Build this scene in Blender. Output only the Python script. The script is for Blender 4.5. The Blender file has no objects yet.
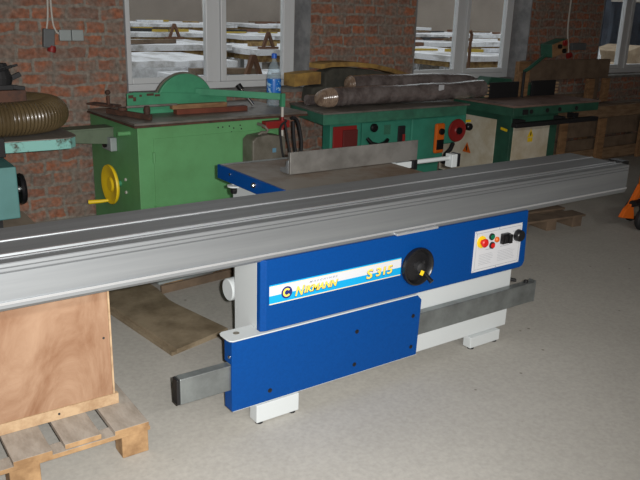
import bpy, bmesh, math, random
from mathutils import Vector, Matrix
random.seed(7)
SC = bpy.context.scene
COL = SC.collection
PI = math.pi

# ------------------------------------------------------------------ camera
cam_d = bpy.data.cameras.new('camera'); cam = bpy.data.objects.new('camera', cam_d); COL.objects.link(cam)
CAM = Vector((0, 0, 1.75))
f, pitch, roll, yaw = 731.775, math.radians(17.5733), math.radians(1.8024), math.radians(35.425)
fw = Vector((math.sin(yaw)*math.cos(pitch), math.cos(yaw)*math.cos(pitch), -math.sin(pitch)))
r0 = Vector((math.cos(yaw), -math.sin(yaw), 0)); u0 = r0.cross(fw)
rt = math.cos(roll)*r0 + math.sin(roll)*u0; up = rt.cross(fw)
cam.matrix_world = Matrix(((rt.x, up.x, -fw.x, CAM.x), (rt.y, up.y, -fw.y, CAM.y), (rt.z, up.z, -fw.z, CAM.z), (0, 0, 0, 1)))
cam_d.sensor_width = 36; cam_d.lens = f*36/640; cam_d.clip_end = 300
SC.camera = cam
SC.view_settings.view_transform = 'Standard'; SC.view_settings.look = 'None'
SC.view_settings.gamma = 1; SC.view_settings.use_curve_mapping = False
SC.view_settings.exposure = 0.0
try: SC.cycles.sample_clamp_indirect = 4
except Exception: pass

# ------------------------------------------------------------------ sky and lights
W = bpy.data.worlds.new('sky'); SC.world = W; W.use_nodes = True
nt = W.node_tree; nt.nodes.clear()
bg = nt.nodes.new('ShaderNodeBackground'); out = nt.nodes.new('ShaderNodeOutputWorld')
bg.inputs[0].default_value = (0.95, 0.97, 1.0, 1); bg.inputs[1].default_value = 0.85      # flat overcast sky
nt.links.new(bg.outputs[0], out.inputs[0])

def lamp(name, kind, loc, energy, color=(1, 1, 1), **kw):
    d = bpy.data.lights.new(name, kind); d.energy = energy; d.color = color
    for k, v in kw.items(): setattr(d, k, v)
    o = bpy.data.objects.new(name, d); COL.objects.link(o); o.location = loc
    return o
# the camera's own flash, mounted beside the lens
fl = lamp('camera_flash', 'SPOT', CAM + rt*0.055 + up*0.02, 705, (1.0, 0.985, 0.96), shadow_soft_size=0.014, spot_size=math.radians(92), spot_blend=1.0)
aim = (fw*1.0 - rt*0.13 - up*0.02).normalized()
fl.rotation_euler = aim.to_track_quat('-Z', 'Y').to_euler()
# unseen fill lights, added under the ceiling behind the camera to raise the ambient
for i, (x, y, e) in enumerate([(0.0, -2.6, 150), (3.2, -2.6, 90)]):
    a = lamp('hall_fill_light', 'AREA', (x, y, 3.5), e, (1.0, 0.97, 0.92), shape='RECTANGLE', size=1.6, size_y=0.4)

# ------------------------------------------------------------------ materials
def L(c):
    r = []
    for v in c:
        v = v/255.0
        r.append(v/12.92 if v <= 0.04045 else ((v+0.055)/1.055)**2.4)
    return (r[0], r[1], r[2], 1.0)
MATS = {}
def mat(name, c, rough=0.6, metal=0.0, c2=None, scale=6.0, detail=4, lo=0.4, hi=0.65, bump=0.0, bscale=40, stretch=(1, 1, 1), spec=None, coat=0.0, dist=0.0):
    """Principled surface; c2 is a second colour of the same coat (wear, dust, grain) laid in by object-space noise."""
    if name in MATS: return MATS[name]
    m = bpy.data.materials.new(name); m.use_nodes = True
    n = m.node_tree.nodes; l = m.node_tree.links
    b = n['Principled BSDF']
    b.inputs['Base Color'].default_value = L(c); b.inputs['Roughness'].default_value = rough; b.inputs['Metallic'].default_value = metal
    if spec is not None: b.inputs['Specular IOR Level'].default_value = spec
    if coat: b.inputs['Coat Weight'].default_value = coat; b.inputs['Coat Roughness'].default_value = 0.15
    tc = n.new('ShaderNodeTexCoord'); mp = n.new('ShaderNodeMapping'); mp.inputs['Scale'].default_value = stretch
    l.new(tc.outputs['Object'], mp.inputs['Vector'])
    if c2 is not None:
        nz = n.new('ShaderNodeTexNoise'); nz.inputs['Scale'].default_value = scale; nz.inputs['Detail'].default_value = detail; nz.inputs['Roughness'].default_value = 0.65; nz.inputs['Distortion'].default_value = dist
        l.new(mp.outputs[0], nz.inputs['Vector'])
        rp = n.new('ShaderNodeValToRGB'); rp.color_ramp.elements[0].position = lo; rp.color_ramp.elements[1].position = hi
        rp.color_ramp.elements[0].color = L(c); rp.color_ramp.elements[1].color = L(c2)
        l.new(nz.outputs['Fac'], rp.inputs[0]); l.new(rp.outputs[0], b.inputs['Base Color'])
    if bump:
        nb = n.new('ShaderNodeTexNoise'); nb.inputs['Scale'].default_value = bscale; nb.inputs['Detail'].default_value = 5
        l.new(mp.outputs[0], nb.inputs['Vector'])
        bp = n.new('ShaderNodeBump'); bp.inputs['Strength'].default_value = bump; bp.inputs['Distance'].default_value = 0.01
        l.new(nb.outputs['Fac'], bp.inputs['Height']); l.new(bp.outputs[0], b.inputs['Normal'])
    MATS[name] = m
    return m

def brick_mat():
    m = bpy.data.materials.new('old_red_brick'); m.use_nodes = True
    n = m.node_tree.nodes; l = m.node_tree.links; b = n['Principled BSDF']
    b.inputs['Roughness'].default_value = 0.95; b.inputs['Specular IOR Level'].default_value = 0.1
    tc = n.new('ShaderNodeTexCoord')
    sx = n.new('ShaderNodeSeparateXYZ'); l.new(tc.outputs['Object'], sx.inputs[0])
    ad = n.new('ShaderNodeMath'); ad.operation = 'ADD'; l.new(sx.outputs['X'], ad.inputs[0]); l.new(sx.outputs['Y'], ad.inputs[1])
    cx = n.new('ShaderNodeCombineXYZ'); l.new(ad.outputs[0], cx.inputs['X']); l.new(sx.outputs['Z'], cx.inputs['Y'])
    dn = n.new('ShaderNodeTexNoise'); dn.inputs['Scale'].default_value = 7; dn.inputs['Detail'].default_value = 4; l.new(tc.outputs['Object'], dn.inputs['Vector'])
    sub = n.new('ShaderNodeVectorMath'); sub.operation = 'SUBTRACT'; sub.inputs[1].default_value = (.5, .5, .5); l.new(dn.outputs['Color'], sub.inputs[0])
    sca = n.new('ShaderNodeVectorMath'); sca.operation = 'SCALE'; sca.inputs['Scale'].default_value = 0.075; l.new(sub.outputs[0], sca.inputs[0])
    addv = n.new('ShaderNodeVectorMath'); addv.operation = 'ADD'; l.new(cx.outputs[0], addv.inputs[0]); l.new(sca.outputs[0], addv.inputs[1])
    br = n.new('ShaderNodeTexBrick')
    br.inputs['Scale'].default_value = 1.0; br.inputs['Brick Width'].default_value = 0.27; br.inputs['Row Height'].default_value = 0.1
    br.inputs['Mortar Size'].default_value = 0.017; br.inputs['Mortar Smooth'].default_value = 0.6; br.inputs['Bias'].default_value = -0.1
    br.offset = 0.5; br.squash = 0.62; br.squash_frequency = 3
    br.inputs['Color1'].default_value = L((160, 102, 76)); br.inputs['Color2'].default_value = L((124, 92, 80)); br.inputs['Mortar'].default_value = L((136, 130, 121))
    l.new(addv.outputs[0], br.inputs['Vector'])
    # mortar smears and grime over the bricks
    n2 = n.new('ShaderNodeTexNoise'); n2.inputs['Scale'].default_value = 6.0; n2.inputs['Detail'].default_value = 7; n2.inputs['Roughness'].default_value = 0.7
    l.new(tc.outputs['Object'], n2.inputs['Vector'])
    rp = n.new('ShaderNodeValToRGB'); rp.color_ramp.elements[0].position = 0.40; rp.color_ramp.elements[1].position = 0.58
    rp.color_ramp.elements[0].color = (0, 0, 0, 1); rp.color_ramp.elements[1].color = (.85, .85, .85, 1); l.new(n2.outputs['Fac'], rp.inputs[0])
    mx = n.new('ShaderNodeMixRGB'); mx.inputs['Color2'].default_value = L((126, 116, 107)); l.new(rp.outputs[0], mx.inputs['Fac']); l.new(br.outputs['Color'], mx.inputs['Color1'])
    n3 = n.new('ShaderNodeTexNoise'); n3.inputs['Scale'].default_value = 30; n3.inputs['Detail'].default_value = 4; l.new(tc.outputs['Object'], n3.inputs['Vector'])
    mx2 = n.new('ShaderNodeMixRGB'); mx2.blend_type = 'OVERLAY'; mx2.inputs['Fac'].default_value = 0.8; l.new(mx.outputs[0], mx2.inputs['Color1']); l.new(n3.outputs['Fac'], mx2.inputs['Color2'])
    l.new(mx2.outputs[0], b.inputs['Base Color'])
    bp = n.new('ShaderNodeBump'); bp.inputs['Strength'].default_value = 0.35; bp.inputs['Distance'].default_value = 0.01; bp.invert = True
    l.new(br.outputs['Fac'], bp.inputs['Height']); l.new(bp.outputs[0], b.inputs['Normal'])
    return m

def glass_mat(name, tint=(1, 1, 1), refl=0.06):
    m = bpy.data.materials.new(name); m.use_nodes = True
    n = m.node_tree.nodes; l = m.node_tree.links; n.clear()
    o = n.new('ShaderNodeOutputMaterial'); t = n.new('ShaderNodeBsdfTransparent'); g = n.new('ShaderNodeBsdfGlossy'); mx = n.new('ShaderNodeMixShader'); fr = n.new('ShaderNodeLayerWeight'); pw = n.new('ShaderNodeMath'); pw.operation = 'POWER'; pw.inputs[1].default_value = 5.0; ml = n.new('ShaderNodeMath'); ml.operation = 'MULTIPLY_ADD'; ml.inputs[1].default_value = 0.8; ml.inputs[2].default_value = 0.03
    t.inputs[0].default_value = (*tint, 1); g.inputs['Roughness'].default_value = 0.03; l.new(fr.outputs['Facing'], pw.inputs[0]); l.new(pw.outputs[0], ml.inputs[0])
    l.new(ml.outputs[0], mx.inputs[0]); l.new(t.outputs[0], mx.inputs[1]); l.new(g.outputs[0], mx.inputs[2]); l.new(mx.outputs[0], o.inputs[0])
    return m

M_floor = mat('smooth_concrete', (168, 165, 158), 0.75, c2=(158, 155, 148), scale=1.6, detail=10, lo=0.3, hi=0.75, bump=0.06, bscale=45)
_t = M_floor.node_tree; _b = _t.nodes['Principled BSDF']; _src = _b.inputs['Base Color'].links[0].from_socket
_tc = _t.nodes.new('ShaderNodeTexCoord'); _v = _t.nodes.new('ShaderNodeTexVoronoi'); _v.inputs['Scale'].default_value = 5.5; _t.links.new(_tc.outputs['Object'], _v.inputs['Vector'])
_r = _t.nodes.new('ShaderNodeValToRGB'); _r.color_ramp.elements[0].position = .03; _r.color_ramp.elements[1].position = .06; _r.color_ramp.elements[0].color = (.45, .43, .40, 1); _r.color_ramp.elements[1].color = (1, 1, 1, 1)
_t.links.new(_v.outputs['Distance'], _r.inputs[0]); _f = _t.nodes.new('ShaderNodeTexNoise'); _f.inputs['Scale'].default_value = 55; _f.inputs['Detail'].default_value = 3; _t.links.new(_tc.outputs['Object'], _f.inputs['Vector'])
_g = _t.nodes.new('ShaderNodeMapRange'); _g.inputs['From Min'].default_value = .3; _g.inputs['From Max'].default_value = .7; _g.inputs['To Min'].default_value = .9; _g.inputs['To Max'].default_value = 1.06; _t.links.new(_f.outputs['Fac'], _g.inputs['Value'])
_m1 = _t.nodes.new('ShaderNodeMixRGB'); _m1.blend_type = 'MULTIPLY'; _m1.inputs['Fac'].default_value = 1; _t.links.new(_src, _m1.inputs['Color1']); _t.links.new(_r.outputs[0], _m1.inputs['Color2'])
_m2 = _t.nodes.new('ShaderNodeMixRGB'); _m2.blend_type = 'MULTIPLY'; _m2.inputs['Fac'].default_value = 1; _t.links.new(_m1.outputs[0], _m2.inputs['Color1']); _t.links.new(_g.outputs[0], _m2.inputs['Color2'])
_t.links.new(_m2.outputs[0], _b.inputs['Base Color'])      # grit and fine mottling of the floor
M_brick = brick_mat()
M_plaster = mat('grey_plaster', (140, 140, 140), 0.95, c2=(112, 112, 114), scale=5, bump=0.2)
M_ceil = mat('ceiling_slab', (150, 146, 140), 0.95, c2=(135, 130, 124), scale=2)
M_upvc = mat('white_plastic_frame', (205, 208, 210), 0.3)
M_sill = mat('dusty_sill', (120, 116, 110), 0.8, c2=(95, 92, 88), scale=9)
M_glass = glass_mat('window_glass', (0.93, 0.95, 0.95))
M_yard = mat('yard_concrete', (128, 124, 118), 0.95, c2=(105, 98, 88), scale=0.8)
M_yardwall = mat('weathered_render', (160, 149, 138), 0.95, c2=(142, 131, 122), scale=0.35, detail=8)
M_alu = mat('anodised_aluminium', (164, 168, 171), 0.54, 0.84, c2=(146, 150, 153), scale=3.0, stretch=(0.25, 6, 6), lo=0.3, hi=0.75)
M_alu_hi = mat('bare_aluminium_ridge', (215, 217, 220), 0.32, 0.7)
M_groove = mat('black_slot', (40, 41, 42), 0.7)
M_slot = mat('dark_aluminium_slot', (104, 106, 108), 0.6, 0.5)
M_blue = mat('blue_powder_coat', (0, 62, 128), 0.5, c2=(0, 58, 122), scale=90, spec=0.18)
M_white = mat('white_powder_coat', (186, 191, 192), 0.5)
M_iron = mat('ground_cast_iron', (140, 134, 126), 0.45, 0.35, c2=(108, 82, 58), scale=3.0, detail=6, lo=0.42, hi=0.66)
M_steel = mat('galvanised_steel', (150, 156, 156), 0.38, 0.75, c2=(120, 124, 124), scale=7, lo=0.35, hi=0.7)
M_fence = mat('fence_aluminium', (138, 136, 132), 0.5, 0.6, c2=(112, 110, 106), scale=5)
M_black = mat('black_plastic', (22, 22, 24), 0.35)
M_rubber = mat('black_rubber', (26, 26, 28), 0.7)
M_chrome = mat('bright_steel', (205, 205, 205), 0.2, 1.0)
M_red = mat('red_plastic', (200, 28, 24), 0.4)
M_orange = mat('orange_plastic', (206, 98, 24), 0.45)
M_greenbtn = mat('green_plastic', (0, 104, 70), 0.4)
M_yellow = mat('yellow_plastic', (240, 205, 30), 0.5)
M_cream_l = mat('cream_stripe', (214, 204, 174), 0.5)
M_offw = mat('white_label', (200, 202, 206), 0.5)
M_cyan = mat('cyan_stripe', (0, 152, 206), 0.5)
M_navy = mat('navy_print', (28, 38, 104), 0.5)
M_letter = mat('yellow_print', (236, 206, 84), 0.5)
M_grey_print = mat('grey_print', (150, 154, 160), 0.6)
M_ply = mat('plywood_face', (160, 130, 105), 0.65, c2=(126, 90, 64), scale=2.6, detail=6, lo=0.34, hi=0.66, dist=1.6, stretch=(1.5, 1, 0.8), bump=0.05)
M_plyedge = mat('plywood_edge', (178, 152, 120), 0.75, c2=(150, 120, 90), scale=14)
M_pallet = mat('weathered_pallet_wood', (156, 148, 138), 0.85, c2=(134, 125, 114), scale=7, stretch=(3, 1, 3), bump=0.15)
M_fresh = mat('pallet_end_grain', (166, 134, 96), 0.8, c2=(128, 98, 66), scale=8, bump=0.1)
M_oldsheet = mat('dirty_plywood_sheet', (134, 120, 98), 0.75, c2=(100, 86, 66), scale=5, detail=7, bump=0.05)
M_gsaw = mat('bright_green_enamel', (98, 158, 104), 0.5, c2=(90, 144, 92), scale=2.5, detail=7)
M_gsawd = mat('chipped_sea_green_enamel', (70, 150, 112), 0.55, c2=(58, 128, 96), scale=3, detail=8)
M_dullgreen = mat('dull_grey_green_enamel', (98, 112, 92), 0.7, c2=(80, 92, 74), scale=6)
M_darktop = mat('worn_steel_table', (136, 132, 126), 0.5, 0.4, c2=(108, 102, 94), scale=4)
M_rustedge = mat('rusty_edge', (88, 58, 44), 0.8, c2=(60, 44, 38), scale=14)
M_teal = mat('turquoise_enamel', (88, 136, 134), 0.55, c2=(78, 124, 120), scale=2)
M_plinth = mat('beige_board', (150, 136, 120), 0.9, c2=(132, 118, 102), scale=4)
M_tealchip = mat('chipped_turquoise_enamel', (122, 176, 168), 0.6, c2=(64, 62, 50), scale=9, detail=9, lo=0.55, hi=0.64)
M_tgreen = mat('sea_green_enamel', (58, 138, 116), 0.5, c2=(50, 120, 100), scale=3, detail=6)
M_tdark = mat('dull_sea_green_enamel', (60, 122, 98), 0.6, c2=(50, 96, 78), scale=6, detail=7)
M_dgreen = mat('dark_green_enamel', (46, 92, 74), 0.55, c2=(38, 74, 60), scale=4, detail=7)
M_cream = mat('cream_enamel', (212, 206, 190), 0.55, c2=(190, 178, 152), scale=4)
M_darkred = mat('dark_red_enamel', (136, 34, 32), 0.5)
M_darkred2 = mat('dull_maroon_enamel', (96, 34, 32), 0.6)
M_dpink = mat('worn_pinkish_steel', (140, 116, 106), 0.6, 0.2, c2=(112, 92, 84), scale=5)
M_wood = mat('brown_timber', (146, 112, 78), 0.8, c2=(116, 86, 58), scale=5, stretch=(1, 5, 5))
M_woodred = mat('reddish_timber', (112, 58, 40), 0.8, c2=(92, 46, 32), scale=5)
M_wooddk = mat('dark_old_timber', (116, 98, 80), 0.9, c2=(88, 74, 60), scale=4, detail=6, bump=0.1)
M_wood2 = mat('pale_brown_timber', (138, 114, 88), 0.85, c2=(112, 88, 64), scale=5, stretch=(1, 5, 5))
M_foam = mat('yellow_foam', (168, 134, 70), 0.9, c2=(120, 92, 52), scale=6, detail=7, lo=0.4, hi=0.62)
M_sack = mat('dark_grey_cloth', (74, 72, 64), 0.95, c2=(54, 54, 48), scale=6, bump=0.4, bscale=14)
M_grey_box = mat('grey_painted_metal', (112, 108, 98), 0.5, c2=(92, 88, 78), scale=6)
M_bluelab = mat('faded_blue_label', (96, 140, 164), 0.6)
M_lgrey = mat('light_grey_plastic', (148, 156, 156), 0.5)
M_dgrey = mat('dark_grey_plastic', (92, 96, 98), 0.5)
M_cable = mat('white_cable', (190, 186, 178), 0.6)
M_hose = mat('smoky_olive_hose', (92, 78, 54), 0.34, c2=(74, 62, 42), scale=4, coat=0.35)
M_wrap = mat('smoky_film_wrapped_duct', (134, 125, 123), 0.2, 0.2, c2=(96, 86, 84), scale=7, detail=8, bump=0.9, bscale=22, coat=1.0)
M_duct = mat('tan_ribbed_duct', (150, 130, 112), 0.24, c2=(112, 92, 78), scale=14, coat=0.7)
M_bottle = glass_mat('clear_bottle_plastic', (0.86, 0.92, 0.95))
_n = M_bottle.node_tree.nodes; _l = M_bottle.node_tree.links; _o = [q for q in _n if q.type == 'OUTPUT_MATERIAL'][0]; _src = _o.inputs[0].links[0].from_socket
_d = _n.new('ShaderNodeBsdfDiffuse'); _d.inputs[0].default_value = (.62, .74, .82, 1); _m = _n.new('ShaderNodeMixShader'); _m.inputs[0].default_value = 0.22
_l.new(_src, _m.inputs[1]); _l.new(_d.outputs[0], _m.inputs[2]); _l.new(_m.outputs[0], _o.inputs[0])      # milky sheen of thin PET
M_blabel = mat('blue_bottle_label', (20, 110, 200), 0.4, c2=(170, 210, 236), scale=22, detail=3, lo=0.56, hi=0.6)
M_bcap = mat('blue_bottle_cap', (30, 96, 200), 0.4)
M_amber = mat('yellow_black_tag', (236, 200, 30), 0.6)
M_sheet = mat('white_wrapped_sheets', (236, 237, 240), 0.6, c2=(150, 146, 140), scale=2.2, detail=9, lo=0.48, hi=0.66, stretch=(1, .5, 1))
M_stillage = mat('pale_grey_boards', (170, 164, 158), 0.85, c2=(150, 142, 134), scale=3)
M_post = mat('white_post', (222, 224, 228), 0.6)
M_lumber = mat('yellow_brown_lumber', (172, 144, 92), 0.9, c2=(104, 76, 48), scale=7, detail=6)
M_ocher = mat('ochre_packing', (176, 150, 60), 0.9)
M_film = mat('loose_white_film', (226, 228, 232), 0.5, c2=(190, 192, 196), scale=10)
M_bracket = mat('rust_brown_bracket', (104, 74, 56), 0.9)
M_shed = mat('blue_grey_shed', (84, 92, 104), 0.9, c2=(62, 66, 76), scale=0.8)
M_block = mat('pale_blockwork', (196, 190, 182), 0.9, c2=(176, 168, 158), scale=1)
M_earth = mat('brown_earth_heap', (164, 146, 122), 0.95, c2=(128, 108, 86), scale=1.5, detail=7)
M_tarp = mat('orange_brown_roof', (150, 84, 52), 0.9)

# ------------------------------------------------------------------ mesh helpers
class MB:
    def __init__(s): s.bm = bmesh.new(); s.mi = 0
    def _tag(s, faces):
        for q in faces: q.material_index = s.mi
    def box(s, lo, hi, rot=None, pivot=None):
        xs = [(lo[0], hi[0]), (lo[1], hi[1]), (lo[2], hi[2])]
        v = [Vector((xs[0][i], xs[1][j], xs[2][k])) for i in (0, 1) for j in (0, 1) for k in (0, 1)]
        if rot is not None:
            c = Vector(pivot) if pivot is not None else sum(v, Vector())/8
            v = [c + rot @ (p - c) for p in v]
        v = [s.bm.verts.new(p) for p in v]
        fs = [(0, 1, 3, 2), (4, 6, 7, 5), (0, 4, 5, 1), (2, 3, 7, 6), (0, 2, 6, 4), (1, 5, 7, 3)]
        s._tag([s.bm.faces.new([v[i] for i in q]) for q in fs]); return s
    def beam(s, a, b, w, h, upv=(0, 0, 1)):
        a = Vector(a); b = Vector(b); d = (b-a).normalized(); side = d.cross(Vector(upv))
        if side.length < 1e-4: side = d.cross(Vector((1, 0, 0)))
        side.normalize(); u = side.cross(d)
        v = [s.bm.verts.new(p + side*sx*w/2 + u*sz*h/2) for p in (a, b) for sx, sz in ((-1, -1), (1, -1), (1, 1), (-1, 1))]
        fs = [(3, 2, 1, 0), (4, 5, 6, 7), (0, 1, 5, 4), (1, 2, 6, 5), (2, 3, 7, 6), (3, 0, 4, 7)]
        s._tag([s.bm.faces.new([v[i] for i in q]) for q in fs]); return s
    def prism(s, pts, axis, a, b):
        """closed polygon in the plane across axis (0=X: pts are Y,Z; 1=Y: X,Z; 2=Z: X,Y), run from a to b"""
        def P(p, t):
            return Vector((t, p[0], p[1])) if axis == 0 else Vector((p[0], t, p[1])) if axis == 1 else Vector((p[0], p[1], t))
        A = [s.bm.verts.new(P(p, a)) for p in pts]; B = [s.bm.verts.new(P(p, b)) for p in pts]
        fs = [s.bm.faces.new(A), s.bm.faces.new(list(reversed(B)))]
        n = len(pts)
        for i in range(n): fs.append(s.bm.faces.new((A[i], B[i], B[(i+1) % n], A[(i+1) % n])))
        s._tag(fs); return s
    def lathe(s, prof, org, axis=(0, 0, 1), n=24):
        """profile of (radius, height along axis)"""
        ax = Vector(axis).normalized(); t = Vector((0, 0, 1)) if abs(ax.z) < 0.9 else Vector((1, 0, 0))
        e1 = ax.cross(t).normalized(); e2 = ax.cross(e1); org = Vector(org); rings = []
        for r, h in prof:
            if r < 1e-6: rings.append([s.bm.verts.new(org + ax*h)])
            else: rings.append([s.bm.verts.new(org + ax*h + (e1*math.cos(2*PI*i/n) + e2*math.sin(2*PI*i/n))*r) for i in range(n)])
        fs = []
        for A, B in zip(rings, rings[1:]):
            for i in range(n):
                j = (i+1) % n
                if len(A) == 1 and len(B) == 1: continue
                if len(A) == 1: fs.append(s.bm.faces.new((A[0], B[j], B[i])))
                elif len(B) == 1: fs.append(s.bm.faces.new((A[i], A[j], B[0])))
                else: fs.append(s.bm.faces.new((A[i], A[j], B[j], B[i])))
        s._tag(fs); return s
    def cyl(s, a, b, r, n=16, r2=None):
        a = Vector(a); b = Vector(b); d = b - a
        return s.lathe([(0, 0), (r, 0), (r if r2 is None else r2, d.length), (0, d.length)], a, d, n)
    def tube(s, pts, r, n=10, cap=True):
        pts = [Vector(p) for p in pts]; R = r if isinstance(r, (list, tuple)) else [r]*len(pts); prev = None; rings = []
        for i, p in enumerate(pts):
            d = (pts[min(i+1, len(pts)-1)] - pts[max(i-1, 0)]).normalized()
            if prev is None:
                t = Vector((0, 0, 1)) if abs(d.z) < 0.9 else Vector((1, 0, 0)); e = d.cross(t).normalized()
            else: e = (prev - d*prev.dot(d)).normalized()
            prev = e; g = d.cross(e)
            rings.append([s.bm.verts.new(p + (e*math.cos(2*PI*k/n) + g*math.sin(2*PI*k/n))*R[i]) for k in range(n)])
        fs = []
        for A, B in zip(rings, rings[1:]):
            for k in range(n): fs.append(s.bm.faces.new((A[k], A[(k+1) % n], B[(k+1) % n], B[k])))
        if cap: fs.append(s.bm.faces.new(list(reversed(rings[0])))); fs.append(s.bm.faces.new(rings[-1]))
        s._tag(fs); return s
    def ball(s, c, r, sc=(1, 1, 1)):
        res = bmesh.ops.create_icosphere(s.bm, subdivisions=2, radius=r)
        for v in res['verts']: v.co = Vector(c) + Vector((v.co.x*sc[0], v.co.y*sc[1], v.co.z*sc[2]))
        s._tag({q for v in res['verts'] for q in v.link_faces}); return s

ROOTLOC = {}
def link(name, mb, m, parent=None, bevel=0.0, smooth=False, seg=2):
    """one mesh object; parts of a thing are built in the place's own coordinates and kept relative to the thing's base"""
    bmesh.ops.recalc_face_normals(mb.bm, faces=mb.bm.faces[:])
    me = bpy.data.meshes.new(name)
    base = ROOTLOC[parent.name] if parent is not None else None
    if base is None:
        xs = [v.co for v in mb.bm.verts]
        lo = Vector((min(c.x for c in xs), min(c.y for c in xs), min(c.z for c in xs))); hi = Vector((max(c.x for c in xs), max(c.y for c in xs), 0))
        base = Vector(((lo.x+hi.x)/2, (lo.y+hi.y)/2, lo.z))
    for v in mb.bm.verts: v.co -= base
    mb.bm.to_mesh(me); mb.bm.free()
    for x in (m if isinstance(m, (list, tuple)) else [m]): me.materials.append(x)
    o = bpy.data.objects.new(name, me); COL.objects.link(o)
    if parent is None: o.location = base
    else: o.parent = parent
    ROOTLOC[o.name] = base
    if smooth:
        for p in me.polygons: p.use_smooth = True
        try: me.set_sharp_from_angle(angle=math.radians(35))
        except Exception: pass
    if bevel:
        b = o.modifiers.new('bevel', 'BEVEL'); b.width = bevel; b.segments = seg; b.limit_method = 'ANGLE'; b.angle_limit = math.radians(40)
    return o
def islands(name, mb, m, parent, bevel=0.0, smooth=False):
    """every loose piece of the mesh becomes a part of its own"""
    bm = mb.bm; seen = set(); out_ = []
    bm.verts.index_update(); bm.verts.ensure_lookup_table()
    for v in bm.verts:
        if v.index in seen: continue
        grp = []; todo = [v]; seen.add(v.index)
        while todo:
            q = todo.pop(); grp.append(q)
            for e in q.link_edges:
                w_ = e.other_vert(q)
                if w_.index not in seen: seen.add(w_.index); todo.append(w_)
        nb_ = MB(); mp_ = {q: nb_.bm.verts.new(q.co) for q in grp}
        for fc_ in {fc_ for q in grp for fc_ in q.link_faces}:
            nf = nb_.bm.faces.new([mp_[q] for q in fc_.verts]); nf.material_index = fc_.material_index
        out_.append(link(name, nb_, m, parent, bevel, smooth))
    bm.free()
    return out_
def tag(o, label, cat, group=None, kind=None):
    o['label'] = label; o['category'] = cat
    if group: o['group'] = group
    if kind: o['kind'] = kind
    return o
def thing(name, loc, label, cat, group=None):
    o = bpy.data.objects.new(name, None); COL.objects.link(o); o.location = loc; o.empty_display_size = 0.1
    ROOTLOC[o.name] = Vector(loc); tag(o, label, cat, group); return o
def struct(name, mb, m, parent=None, bevel=0):
    o = link(name, mb, m, parent, bevel)
    if parent is None: o['kind'] = 'structure'
    return o
def text_bm(mb, body, x, z, y, size, mi=0, shear=0.0, offset=0.0, extrude=0.0004, width=None, slope=0.0):
    """lettering standing in the X-Z plane and facing -Y"""
    c = bpy.data.curves.new('letters', 'FONT'); c.body = body; c.size = size; c.shear = shear; c.offset = offset; c.extrude = extrude; c.resolution_u = 3
    o = bpy.data.objects.new('letters', c); COL.objects.link(o)
    dg = bpy.context.evaluated_depsgraph_get(); me = bpy.data.meshes.new_from_object(o.evaluated_get(dg))
    xs = [v.co.x for v in me.vertices]; x0 = min(xs); wd = max(xs)-x0
    k = width/wd if width else 1.0
    n0 = len(mb.bm.faces)
    tmp = bmesh.new(); tmp.from_mesh(me)
    for v in tmp.verts:
        px, py, pz = v.co; v.co = Vector((x + (px-x0)*k, y - pz, z + py + slope*(px-x0)*k))
    me2 = bpy.data.meshes.new('t'); tmp.to_mesh(me2); tmp.free()
    mb.bm.from_mesh(me2); mb.bm.faces.ensure_lookup_table()
    for q in mb.bm.faces[n0:]: q.material_index = mi
    bpy.data.objects.remove(o); bpy.data.curves.remove(c); bpy.data.meshes.remove(me); bpy.data.meshes.remove(me2)
    return mb
def RZ(a): return Matrix.Rotation(a, 3, 'Z')
def copy_thing(o, delta, label):
    """a thing, its parts and their sub-parts again, some way off"""
    c = o.copy(); COL.objects.link(c); c.location = o.location + Vector(delta); c['label'] = label
    for ch in list(o.children):
        d = ch.copy(); COL.objects.link(d); d.parent = c
        for g in list(ch.children):
            e = g.copy(); COL.objects.link(e); e.parent = d
    return c

# ================================================================== THE SETTING
YW = 6.05; YO = 6.45; CEIL = 3.6
XL, XR, YF = -3.0, 13.5, -4.5
OPEN = [(2.262, 4.11), (5.455, 7.285), (8.69, 10.52)]; SILL = 1.0; HEAD = 2.7
struct('floor', MB().box((XL, YF, -0.1), (XR, YO, 0)), M_floor)
struct('ceiling', MB().box((XL, YF, CEIL), (XR, YO, CEIL+0.15)), M_ceil)
w = MB(); w.box((XL, YW, 0), (XR, YO, SILL-0.03)); w.box((XL, YW, HEAD), (XR, YO, CEIL))
xs = [XL] + [v for o in OPEN for v in o] + [XR]
for a, b in zip(xs[::2], xs[1::2]): w.box((a, YW, SILL-0.03), (b, YO, HEAD))
struct('wall_back', w, M_brick)
struct('wall_left', MB().box((XL-0.3, YF, 0), (XL, YO, CEIL)), M_brick)
struct('wall_right', MB().box((XR, YF, 0), (XR+0.3, YO, CEIL)), M_brick)
struct('wall_front', MB().box((XL, YF-0.3, 0), (XR, YF, CEIL)), M_brick)
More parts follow.
